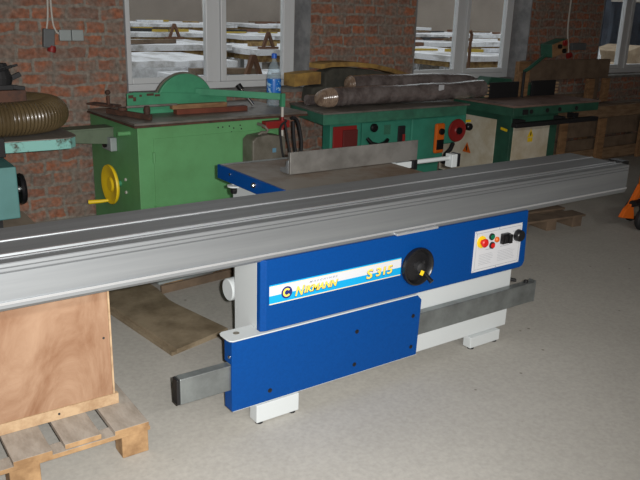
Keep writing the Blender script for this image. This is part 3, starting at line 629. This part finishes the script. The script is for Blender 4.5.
# ================================================================== TURQUOISE MACHINE AT THE LEFT EDGE
tm = thing('turquoise_machine', (0.75, 4.8, 0), 'pale turquoise machine at the left edge with a chipped table', 'machine')
t_ = MB(); t_.prism([(.2, 4.60), (1.25, 4.56), (1.33, 4.57), (1.375, 4.62), (1.385, 4.70), (1.36, 5.2), (.2, 5.4)], 2, .872, .936); link('table', t_, M_tealchip, tm, 0.003)
t_ = MB(); t_.prism([(.2, 4.595), (1.25, 4.555), (1.335, 4.565), (1.382, 4.62), (1.392, 4.70), (1.37, 5.205), (.2, 5.41)], 2, .9365, .942); link('table_plate', t_, M_darktop, tm, 0.001)
link('cabinet', MB().box((.25, 4.56, .47), (.995, 5.10, .79)), M_teal, tm, 0.008)
link('plinth', MB().box((.15, 4.70, .0), (1.125, 5.10, .37)), M_plinth, tm, 0.004)
link('plinth_top', MB().box((.15, 4.72, .3705), (1.12, 5.10, .4695)), M_rubber, tm) if False else link('pedestal', MB().box((.15, 4.72, .3705), (.92, 5.05, .4695)), M_rubber, tm)
link('column', MB().box((.4, 4.75, .79), (.92, 5.1, .872)), M_rubber, tm)
link('end_pad', MB().box((.80, 4.565, .85), (.945, 4.585, .965)), M_black, tm, 0.003)
h_ = MB(); h_.lathe([(.062, .008), (.090, .0), (.098, .014), (.09, .03), (.062, .026), (.03, .03), (0, .03)], (1.02, 4.66, .63), (1, 0, 0), 28); h_.lathe([(.062, .008), (.03, .004), (0, .002)], (1.02, 4.66, .63), (1, 0, 0), 28); h1 = link('handwheel', h_, M_black, tm, smooth=True)
link('shaft', MB().cyl((.99, 4.66, .63), (1.03, 4.66, .63), .02, 12), M_steel, h1)
hd = thing('machine_head', (.72, 5.0, .942), 'dark grimy machine head standing on the turquoise table', 'machine head')
m_ = MB(); m_.box((.55, 4.87, .9425), (1.165, 5.08, 1.205)); link('base_box', m_, M_rustedge, hd, 0.004); m_ = MB()
m_.box((.55, 4.90, 1.2055), (1.10, 5.02, 1.235)); m_.lathe([(0, 0), (.07, 0), (.08, .04), (.06, .09), (.05, .13), (0, .13)], (1.03, 4.95, 1.2355), (0, 0, 1), 18); m_.beam((1.05, 4.95, 1.25), (1.155, 4.93, 1.30), .03, .03); m_.beam((1.05, 4.93, 1.23), (1.17, 4.91, 1.21), .025, .025)
for i in range(6): m_.beam((1.0, 4.92, 1.27+i*.012), (.95+.035*i, 4.86, 1.34+.01*(i % 3)), .014, .014)
link('spindle_block', m_, M_rubber, hd, 0.003)
# corrugated hose lying in a bend on that table
hp = []; S_ = 420
ctrl = [(.1, 4.70, 1.055), (.55, 4.705, 1.052), (.95, 4.70, 1.052), (1.15, 4.74, 1.052), (1.28, 4.83, 1.052), (1.335, 4.97, 1.052), (1.30, 5.14, 1.052), (1.18, 5.27, 1.055), (1.02, 5.37, 1.058), (.80, 5.44, 1.06), (.45, 5.50, 1.06)]
P = [Vector(p) for p in ctrl]
for i in range(len(P)-1):
    p0, p1, p2, p3 = P[max(i-1, 0)], P[i], P[i+1], P[min(i+2, len(P)-1)]
    for k in range(64):
        t = k/64; hp.append(0.5*((2*p1) + (p2-p0)*t + (2*p0-5*p1+4*p2-p3)*t*t + (3*p1-p0-3*p2+p3)*t**3))
acc = 0; rr = []
for i, p in enumerate(hp):
    if i: acc += (p-hp[i-1]).length
    rr.append(.101 + .0035*math.cos(acc/.021*2*PI))
tag(link('flexible_hose', MB().tube(hp, rr, 28), M_hose, None, 0, True), 'smoky brown ribbed hose lying in a bend on the turquoise table', 'hose')
tag(link('cardboard_sheet', MB().box((1.15, 5.3, 0), (1.72, 5.9, .012), RZ(.25)), M_oldsheet, None, 0.001), 'pale board on the floor by the brick wall beyond the carriage', 'board')

# ================================================================== SEA GREEN PLANER
pl = thing('green_planer', (4.5, 5.5, 0), 'sea green planer with red handwheel carrying wrapped ducts below the brick pier', 'machine')
t_ = MB(); t_.prism([(3.695, 5.20), (5.45, 5.20), (5.47, 5.24), (5.47, 5.90), (3.82, 5.93)], 2, .775, .866); link('table_bed', t_, M_tdark, pl, 0.004)
t_ = MB(); t_.prism([(3.69, 5.195), (5.49, 5.195), (5.49, 5.91), (3.815, 5.94)], 2, .8665, .882); link('table_top', t_, M_darktop, pl, 0.002)
link('body', MB().box((4.22, 5.30, .28), (5.219, 5.88, .774)), M_tgreen, pl, 0.006)
link('end_housing', MB().box((3.86, 5.32, 0), (4.219, 5.44, .774)), M_tgreen, pl, 0.006)
link('base', MB().box((4.22, 5.33, 0), (5.24, 5.86, .2795)), M_tgreen, pl, 0.006)
link('front_door', MB().box((4.20, 5.288, .40), (4.60, 5.2995, .755)), M_tgreen, pl, 0.003)
link('gearbox_cover', MB().box((4.80, 5.275, .33), (5.24, 5.2995, .76)), M_tgreen, pl, 0.012)
link('red_panel', MB().box((3.885, 5.302, .42), (4.15, 5.3195, .735)), M_darkred, pl, 0.004)
link('red_step', MB().box((3.985, 5.285, .42), (4.15, 5.3015, .70)), M_darkred2, pl, 0.004)
link('knob', MB().lathe([(0, .04), (.032, .04), (.04, .03), (.04, .01), (.02, 0)], (4.325, 5.288, .705), (0, -1, 0), 18), M_black, pl, smooth=True)
link('name_plate', MB().box((4.46, 5.285, .63), (4.54, 5.2879, .72)), M_tdark, pl)
link('lever_handle', MB().tube([(4.24, 5.26, .615), (4.28, 5.24, .565), (4.36, 5.23, .54), (4.44, 5.24, .555), (4.49, 5.26, .585)], [.016, .022, .026, .024, .018], 12), M_black, pl, smooth=True)
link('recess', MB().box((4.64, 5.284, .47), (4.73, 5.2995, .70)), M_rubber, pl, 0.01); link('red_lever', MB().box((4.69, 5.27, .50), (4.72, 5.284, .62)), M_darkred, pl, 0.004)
ob = link('switch_box', MB().box((5.09, 5.235, .40), (5.215, 5.2745, .70)), M_orange, pl, 0.02); ob['label'] = 'orange switch box'
sw = MB(); sw.box((5.105, 5.225, .44), (5.195, 5.235, .54)); sw.cyl((5.155, 5.235, .62), (5.155, 5.21, .62), .032, 14); link('switch', sw, M_black, ob, 0.003)
hs = MB(); hs.prism([(5.22, .47), (5.45, .47), (5.54, .55), (5.58, .66), (5.58, .766), (5.22, .766)], 1, 5.31, 5.80); link('head_housing', hs, M_tgreen, pl, 0.02)
hh = MB(); hh.lathe([(0, .05), (.03, .05), (.045, .035), (.095, .03), (.112, .036), (.118, .022), (.112, .008), (0, .004)], (5.43, 5.31, .605), (0, -1, 0), 32); hq = link('handwheel', hh, M_darkred, pl, smooth=True); hq['label'] = 'dark red handwheel'
link('hub', MB().cyl((5.43, 5.27, .605), (5.43, 5.245, .605), .035, 16), M_black, hq, smooth=True)
kk = MB(); kk.lathe([(0, .05), (.03, .05), (.038, .04), (.038, 0), (0, 0)], (5.63, 5.34, .625), (0, -1, 0), 16); k2 = link('black_knob', kk, M_black, pl, smooth=True); link('yellow_ring', MB().box((5.585, 5.325, .672), (5.66, 5.35, .695)), M_amber, k2)
link('cable_gland', MB().tube([(5.40, 5.30, .47), (5.34, 5.27, .42), (5.28, 5.27, .38), (5.27, 5.29, .28)], .022, 10), M_rubber, pl, smooth=True)

def duct(name, pts, r, label, mats, tip, group='ducts wrapped in film on the planer'):
    root = thing(name, pts[0], label, 'duct', group)
    P = [Vector(p) for p in pts]; o = []
    for i in range(len(P)-1):
        p0, p1, p2, p3 = P[max(i-1, 0)], P[i], P[i+1], P[min(i+2, len(P)-1)]
        for k in range(24):
            t = k/24; o.append(0.5*((2*p1) + (p2-p0)*t + (2*p0-5*p1+4*p2-p3)*t*t + (3*p1-p0-3*p2+p3)*t**3))
    o.append(P[-1])
    n = len(o); nt_ = int(n*tip)
    rr = [r*(1 + .012*math.sin(i*.9) + .03*math.sin(i*.23+1)) for i in range(n)]
    link('film_wrap', MB().tube(o[nt_:], rr[nt_:], 22), mats[0], root, 0, True)
    if nt_:
        acc = 0; q = []; fine = []
        for i in range(nt_):
            for k in range(8): fine.append(o[i].lerp(o[i+1], k/8))
        for i, p in enumerate(fine):
            if i: acc += (p-fine[i-1]).length
            q.append(r*(.55+.40*min(1, 1.3*i/len(fine))**.7) + .004*math.cos(acc/.022*2*PI))
        link('open_end', MB().tube(fine, q, 22), mats[1], root, 0, True)
    return root
duct('wrapped_duct', [(3.79, 5.42, .976), (4.02, 5.47, .980), (4.3, 5.48, .981), (4.9, 5.47, .981), (5.4, 5.43, .987), (5.86, 5.40, 1.0)], .088, 'long film wrapped duct lying at the front of the planer, tan end showing', [M_wrap, M_duct], .16)
duct('wrapped_duct', [(4.28, 5.655, 1.07), (4.5, 5.655, 1.072), (5.1, 5.65, 1.07), (5.7, 5.63, 1.06), (5.92, 5.62, 1.03)], .080, 'film wrapped duct lying behind and above the long front duct', [M_wrap, M_duct], .10)
duct('wrapped_duct', [(3.84, 5.68, .934), (4.2, 5.70, .935), (4.8, 5.73, .935), (5.35, 5.73, .935)], .048, 'pale short ended duct at the bottom, behind the tan duct end', [M_wrap, M_duct], .0)
tag(link('paper_tag', MB().box((5.20, 5.358, 1.005), (5.27, 5.362, 1.06)), M_offw), 'small white tag stuck on the front duct', 'tag')
# yellow foam sheets and the cloth beneath them
def curved(name, line, y0, y1, th, m, label, cat, group):
    pts = [(x, z) for x, z in line] + [(x, z-th) for x, z in reversed(line)]
    return tag(link(name, MB().prism(pts, 1, y0, y1), m, None, 0.003), label, cat, group)
curved('foam_sheet', [(3.80, 1.155), (3.90, 1.165), (4.02, 1.172), (4.10, 1.172)], 5.83, 6.02, .115, M_foam, 'yellow foam slab end lying beside the window below the brick pier', 'foam', 'yellow foam pieces on the planer')
curved('foam_sheet', [(4.08, 1.245), (4.2, 1.262), (4.45, 1.262), (4.7, 1.24), (4.95, 1.195), (5.2, 1.13)], 5.80, 6.01, .045, M_foam, 'arched brown yellow foam sheet over the dark cloth', 'foam', 'yellow foam pieces on the planer')
cl = MB(); cl.prism([(3.98, .884), (5.3, .884), (5.22, 1.06), (4.95, 1.135), (4.7, 1.182), (4.45, 1.204), (4.24, 1.204), (4.14, 1.17), (4.14, 1.04), (4.0, 1.03)], 1, 5.82, 6.0); tag(link('dark_cloth', cl, M_sack, None, 0.02), 'dark grey cloth bundle under the arched foam sheet', 'cloth')

# ================================================================== DARK GREEN SPINDLE MOULDER
sm = thing('spindle_moulder', (6.4, 5.4, 0), 'dark green and cream spindle moulder with black fence and control arm', 'machine')
link('body', MB().box((5.915, 5.01, 0), (6.66, 6.0, .775)), M_dgreen, sm, 0.005)
fpn = link('front_panel', MB().box((5.955, 5.000, .03), (6.525, 5.0095, .66)), M_cream, sm, 0.003)
lp = link('side_panel', MB().box((5.905, 5.20, .03), (5.9145, 5.99, .70)), M_cream, sm, 0.003)
def tri(nm, par, c, ax, s, m):
    b = MB()
    if ax == 1: b.mi = 0; b.prism([(c[0]-s, c[2]-s*.8), (c[0]+s, c[2]-s*.8), (c[0], c[2]+s)], 1, c[1]-.001, c[1]); b.mi = 1; b.prism([(c[0]-.15*s, c[2]-s*.5), (c[0]+.1*s, c[2]-.5*s), (c[0]+.25*s, c[2]+.1*s), (c[0], c[2]+s*.5), (c[0]-.1*s, c[2])], 1, c[1]-.0016, c[1]-.001)
    else: b.mi = 0; b.prism([(c[1]-s, c[2]-s*.8), (c[1]+s, c[2]-s*.8), (c[1], c[2]+s)], 0, c[0]-.001, c[0]); b.mi = 1; b.prism([(c[1]-.15*s, c[2]-s*.5), (c[1]+.1*s, c[2]-.5*s), (c[1]+.25*s, c[2]+.1*s), (c[1], c[2]+s*.5), (c[1]-.1*s, c[2])], 0, c[0]-.0016, c[0]-.001)
    return link(nm, b, [m, M_rubber], par)
tri('warning_sign', fpn, (6.225, 4.9995, .565), 1, .05, M_amber)
link('warning_plate', MB().box((6.185, 4.9985, .475), (6.265, 4.9995, .52)), M_amber, fpn)
tri('warning_sign', lp, (5.9045, 5.58, .34), 0, .062, M_orange)
link('yellow_label', MB().box((5.913, 5.05, .598), (5.9148, 5.14, .625), Matrix.Rotation(.15, 3, 'X')), M_amber, sm)
t_ = MB(); t_.box((5.785, 4.885, .775), (7.17, 5.72, .862)); tb = link('table_bed', t_, M_dgreen, sm, 0.004)
link('table_top', MB().box((5.775, 4.872, .8625), (7.18, 5.73, .882)), M_dpink, sm, 0.002)
nb = MB()
for x in (6.05, 6.3, 6.5, 6.78): nb.cyl((x, 4.886, .815), (x, 4.874, .815), .022, 12)
nb.box((5.92, 4.87, .79), (5.99, 4.886, .84)); islands('fitting', nb, M_rubber, tb)
link('slide_bar', MB().box((5.79, 4.83, .668), (7.12, 4.90, .712)), M_rubber, sm, 0.004)
islands('slide_bracket', MB().box((5.93, 4.90, .66), (6.0, 5.009, .73)).box((6.58, 4.90, .66), (6.64, 5.009, .73)), M_rubber, sm)
for x0, x1 in ((6.02, 6.475), (6.70, 7.10)):
    fb = link('fence_plate', MB().box((x0, 5.43, .883), (x1, 5.455, 1.05)), M_rubber, sm, 0.003)
    cx0 = x0-.012 if x0 < 6.5 else x1
    cm = MB()
    for i in range(4): cm.box((cx0-.05 if x0 < 6.5 else cx0+.003, 5.432, .90+i*.036), (cx0 if x0 < 6.5 else cx0+.055, 5.453, .92+i*.036))
    islands('comb_finger', cm, M_plyedge, fb)
islands('hood', MB().box((6.0, 5.50, .883), (7.0, 5.72, 1.0)).prism([(6.05, 1.0), (6.5, 1.0), (6.45, 1.07), (6.12, 1.10)], 1, 5.52, 5.70), M_dgreen, sm, 0.01)
link('wooden_stop', MB().box((6.52, 5.455, .883), (6.655, 5.495, 1.14)), M_wood, sm, 0.002)
po = MB(); po.cyl((6.50, 5.40, .882), (6.50, 5.40, 1.16), .016, 12); islands('arm_post', po, M_rubber, sm, smooth=True); po = MB(); po.tube([(6.50, 5.40, 1.161), (6.56, 5.40, 1.185), (6.87, 5.40, 1.355)], .02, 12); link('control_arm', po, M_dgreen, sm, smooth=True)
Rb = Matrix.Rotation(-.22, 3, 'Y') @ RZ(.08)
cb = MB(); cb.box((6.80, 5.32, 1.335), (7.09, 5.47, 1.48), Rb); cbx = link('control_box', cb, M_dgreen, sm, 0.006)
fc = MB(); cc = Vector((6.945, 5.395, 1.4075)); 
fc.box((6.80, 5.312, 1.338), (7.088, 5.3195, 1.478), Rb, cc); link('face_plate', fc, M_wood, cbx, 0.002)
fc = MB()
for dx, dz, m_i in ((-.03, .025, 0), (.07, .04, 1), (.05, -.04, 0)):
    fc.mi = m_i; p = cc + Rb @ Vector((dx, -.083, dz)); q = cc + Rb @ Vector((dx, -.11, dz)); fc.cyl(p, q, .024 if m_i == 0 else .032, 14)
islands('push_button', fc, [M_black, M_darkred], cbx, smooth=True)

# ================================================================== TIMBER CRATES BY THE RIGHT PIER
def boards(root, specs):
    for nm, lo, hi, m in specs: link(nm, MB().box(lo, hi), m, root, 0.003)
c1 = thing('crate_frame', (7.9, 5.85, 0), 'tall wooden crate frame with a broad top board below the brick pier', 'crate')
boards(c1, [('top_board', (6.98, 5.845, 1.0), (8.70, 5.885, 1.235), M_wooddk), ('post', (6.86, 5.78, 0), (7.06, 5.84, 1.23), M_wood), ('post', (8.22, 5.78, 0), (8.34, 5.84, .998), M_wood), ('post', (8.56, 5.78, 0), (8.66, 5.84, .998), M_wood),
            ('back_board', (7.10, 5.93, .62), (8.58, 5.95, .80), M_wooddk), ('back_board', (7.10, 5.93, .30), (8.58, 5.95, .50), M_wooddk), ('back_post', (7.10, 5.89, 0), (7.2, 5.929, 1.2), M_wooddk), ('back_post', (8.48, 5.89, 0), (8.58, 5.929, 1.2), M_wooddk), ('rail', (6.98, 5.845, .60), (8.70, 5.885, .72), M_wooddk)])
c2 = thing('crate_frame', (8.2, 5.5, 0), 'low wooden crate frame in front of the tall one, right of the moulder', 'crate')
boards(c2, [('top_rail', (7.22, 5.46, .56), (9.35, 5.50, .70), M_wood2), ('post', (7.30, 5.42, 0), (7.42, 5.459, .555), M_wood), ('post', (8.04, 5.42, 0), (8.18, 5.459, .555), M_wood), ('post', (8.95, 5.42, 0), (9.1, 5.459, .555), M_wood), ('bottom_rail', (7.22, 5.46, .03), (9.35, 5.50, .17), M_wood2),
            ('panel_board', (7.30, 5.505, 0), (9.3, 5.53, .30), M_wooddk), ('panel_board', (7.30, 5.505, .33), (9.3, 5.53, .66), M_wooddk), ('top_board', (7.3, 5.535, .685), (9.3, 5.74, .71), M_wooddk), ('back_post', (7.4, 5.70, 0), (7.5, 5.74, .684), M_wooddk), ('back_post', (9.1, 5.70, 0), (9.2, 5.74, .684), M_wooddk)])
islands('hardware', MB().box((7.42, 5.43, .60), (7.50, 5.459, .66)).box((7.54, 5.43, .59), (7.60, 5.459, .65)), M_rubber, c2)

# ================================================================== WIRING ON THE BRICK PIERS
sk1 = tag(link('socket_block', MB().box((1.60, 6.00, 1.395), (1.685, 6.048, 1.535), Matrix.Rotation(.08, 3, 'Y')), M_dgrey, None, 0.006), 'dark grey socket block above the red plug beside the left window', 'socket')
so = thing('double_switch', (1.815, 6.045, 1.44), 'pair of light grey square switches on the left brick wall', 'switch')
for x in (1.725, 1.822): link('switch_plate', MB().box((x, 6.01, 1.445), (x+.092, 6.048, 1.530)), M_lgrey, so, 0.006)
tag(link('red_plug', MB().lathe([(0, 0), (.03, 0), (.034, .02), (.026, .05), (0, .052)], (1.655, 6.02, 1.36), (.25, 0, 1), 14), M_darkred, None, 0, True), 'small red plug under the dark socket block', 'plug')
cable('wall_cable', [(1.660, 6.035, 2.6), (1.662, 6.035, 1.9), (1.655, 6.035, 1.65), (1.635, 6.03, 1.53)], .007, M_cable, 'white cable running down to the dark socket block', 'white cables on the left brick wall')
cable('wall_cable', [(1.682, 6.035, 2.6), (1.684, 6.035, 1.9), (1.685, 6.035, 1.62), (1.70, 6.03, 1.53), (1.73, 6.03, 1.495)], .007, M_cable, 'white cable bending across to the light grey switches', 'white cables on the left brick wall')
tag(link('wall_box', MB().box((8.09, 6.00, 1.34), (8.37, 6.048, 1.425)), M_dgrey, None, 0.006), 'grey wall box on the brick pier beside the right window', 'socket')
cable('wall_cable', [(7.985, 6.035, 2.6), (7.985, 6.035, 2.0), (7.99, 6.035, 1.6), (8.06, 6.03, 1.30)], .011, M_cable, 'pale cable running down the dim right brick pier')
tag(link('red_plug', MB().lathe([(0, 0), (.035, 0), (.035, .05), (.02, .07), (0, .07)], (8.04, 6.02, 1.27), (1, 0, .2), 14), M_darkred, None, 0, True), 'small red plug at the foot of the pale cable on the right pier', 'plug')

# ================================================================== THE YARD BEYOND THE WINDOWS
def stack(x0, x1, y0, y1, h, label, post=True, lum=True, film=False):
    zg = -0.02
    r = thing('sheet_stack', ((x0+x1)/2, (y0+y1)/2, zg), label, 'stack', 'wrapped sheet stacks in the yard')
    p = MB(); n = max(2, int((x1-x0)/.75)+1)
    for i in range(n):
        x = x0+.06 + (x1-x0-.12)*i/(n-1)
        link('post', MB().box((x-.05, y0, zg), (x+.05, y0+.1, h-.08)), M_post, r); link('post', MB().box((x-.05, y1-.1, zg), (x+.05, y1, h-.08)), M_post, r)
    link('bearer', MB().box((x0, y0-.01, h-.20), (x1, y0+.08, h-.081)).box((x0, y1-.08, h-.20), (x1, y1+.01, h-.081)).box((x0, y0+.09, h-.18), (x1, y1-.09, h-.081)), M_lumber, r)
    bs = MB(); nb2 = max(2, int((x1-x0)/.28))
    for i in range(nb2): bs.box((x0+.05+(x1-x0-.1)*i/nb2, y0+.12+.012*(i % 2), zg), (x0+.05+(x1-x0-.1)*(i+1)/nb2-.012, y0+.15+.012*(i % 2), h-.22))
    link('board_side', bs, M_stillage, r)
    t = MB(); 
    k = 10; xs_ = [x0-.08 + (x1-x0+.16)*i/k for i in range(k+1)]
    top = [(x, h + .02*random.random() + .01) for x in xs_]; bot = [(x, h-.08) for x in reversed(xs_)]
    t.prism(top+bot, 1, y0-.06, y1+.06); link('sheet_top', t, M_sheet, r)
    for q_ in range(int((x1-x0)*1.6)):
        bx0 = x0 + (x1-x0-.9)*random.random(); by = y0 + .1 + (y1-y0-.3)*random.random(); zz = h + .032
        link('loose_board', MB().box((bx0, by, zz), (bx0+.35+.9*random.random(), by+.06+.10*random.random(), zz+.02+.06*random.random()), RZ((random.random()-.5)*.8)), random.choice([M_lumber, M_bracket, M_bracket, M_wooddk, M_ocher, M_film, M_groove]), r)
    if film:
        q = MB(); pts_ = [(x0+.5+.25*i, h-.10-.12*(i % 2)-.05*random.random()) for i in range(8)]
        q.prism([(x, h-.06) for x, z in pts_] + [(x, z-.06) for x, z in reversed(pts_)], 1, y0-.11, y0-.075); link('loose_film', q, M_film, r)
    return r
def brace(x, y, z, label):
    b = MB(); b.prism([(x-.13, z+.04), (x-.08, z+.04), (x, z+.24), (x+.08, z+.04), (x+.13, z+.04), (x+.025, z+.31), (x-.025, z+.31)], 1, y-.03, y+.03); b.box((x-.2, y-.05, z), (x+.2, y+.05, z+.041))
    return tag(link('trestle_bracket', b, M_bracket), label, 'bracket', 'brown a-shaped brackets in the yard')
stack(2.3, 5.15, 9.6, 11.4, .98, 'nearest white topped stack outside behind the left window pane', film=True)
stack(4.0, 7.3, 7.6, 9.3, .86, 'nearest white topped stack outside behind the pane by the bottle')
stack(2.4, 6.9, 13.0, 15.0, 1.0, 'second row white stack outside the left window')
stack(7.1, 12.0, 12.2, 14.4, .95, 'second row white stack outside, behind the bottle pane')
stack(2.8, 9.0, 17.2, 19.6, 1.05, 'third row long stack outside the left window')
stack(9.5, 15.5, 17.0, 19.5, 1.0, 'third row long stack outside behind the first brick pier')
stack(3.5, 12.5, 23.0, 26.0, 1.1, 'farthest white stack before the grey yard wall, left window')
stack(13.5, 21.5, 23.0, 26.0, 1.1, 'farthest white stack before the grey yard wall, middle window')
stack(9.9, 14.2, 9.9, 11.8, .96, 'nearest white stack outside the middle window, lowest in view')
stack(12.6, 18.4, 13.4, 15.6, 1.02, 'second row white stack outside the middle window')
stack(16.5, 24.0, 17.5, 20.0, 1.05, 'third row white stack outside the middle window')
brace(6.7, 14.98, 1.036, 'brown bracket outside the left pane, beside the window mullion')
brace(4.42, 7.68, .896, 'brown bracket outside on the nearest stack left of the bottle')
brace(7.38, 12.26, .986, 'small brown bracket outside above the bottle')
ip = MB(); ip.tube([(9.97, 9.55, -.02), (9.95, 9.55, 1.25), (9.97, 9.55, 1.38), (9.93, 9.55, 1.45)], .028, 8)
tag(link('iron_post', ip, M_bracket, None, 0, True), 'thin dark iron post standing outside the middle window', 'post')
# beyond the right-hand window
sh = thing('shed', (45, 27, 0), 'blue grey open shed far outside the right window', 'building')
link('wall', MB().box((38, 29, -.02), (48, 29.3, 6)), M_shed, sh)
for x in (38.6, 40.3, 42.2, 44.2, 46.5): link('column', MB().box((x, 26.4, -.02), (x+.35, 26.75, 4.2)), M_shed, sh)
link('roof', MB().box((37.5, 25.9, 4.2), (49, 29.4, 4.5)), M_tarp, sh)
link('canopy', MB().box((38.5, 24.5, 2.6), (46, 26.4, 2.75)), M_block, sh)
bb = thing('block_building', (52, 25, 0), 'pale block building beyond the yard, right window', 'building')
link('wall', MB().box((43, 23.2, -.02), (62, 24, 2.6)), M_block, bb); link('roof', MB().box((42.5, 22.6, 2.6), (62.5, 24.4, 2.8)), M_grey_box, bb)
for x in (45, 48.5, 52): link('window', MB().box((x, 23.15, 1.2), (x+1.1, 23.2, 2.1)), M_shed, bb)
for i, (x0, x1, y, h, lb) in enumerate([(27, 40, 17.5, .75, 'long brown earth bank outside the right window, the farther one'), (19, 32, 12.2, .45, 'low brown earth bank outside the right window, the nearer one')]):
    e = MB(); k = 24; xs_ = [x0+(x1-x0)*j/k for j in range(k+1)]
    e.prism([(x, h*(.6+.4*random.random())) for x in xs_] + [(x1, -.02), (x0, -.02)], 1, y, y+1.6)
    tag(link('earth_bank', e, M_earth), lb, 'earth bank')
tg = MB(); tg.lathe([(0, 1.30), (.06, 1.25), (.2, .8), (.3, 0), (0, 0)], (16.2, 11.4, -.02), (0, 0, 1), 14); tag(link('white_bag', tg, M_film, None, 0, True), 'white pointed bag outside at the left of the right window', 'bag')
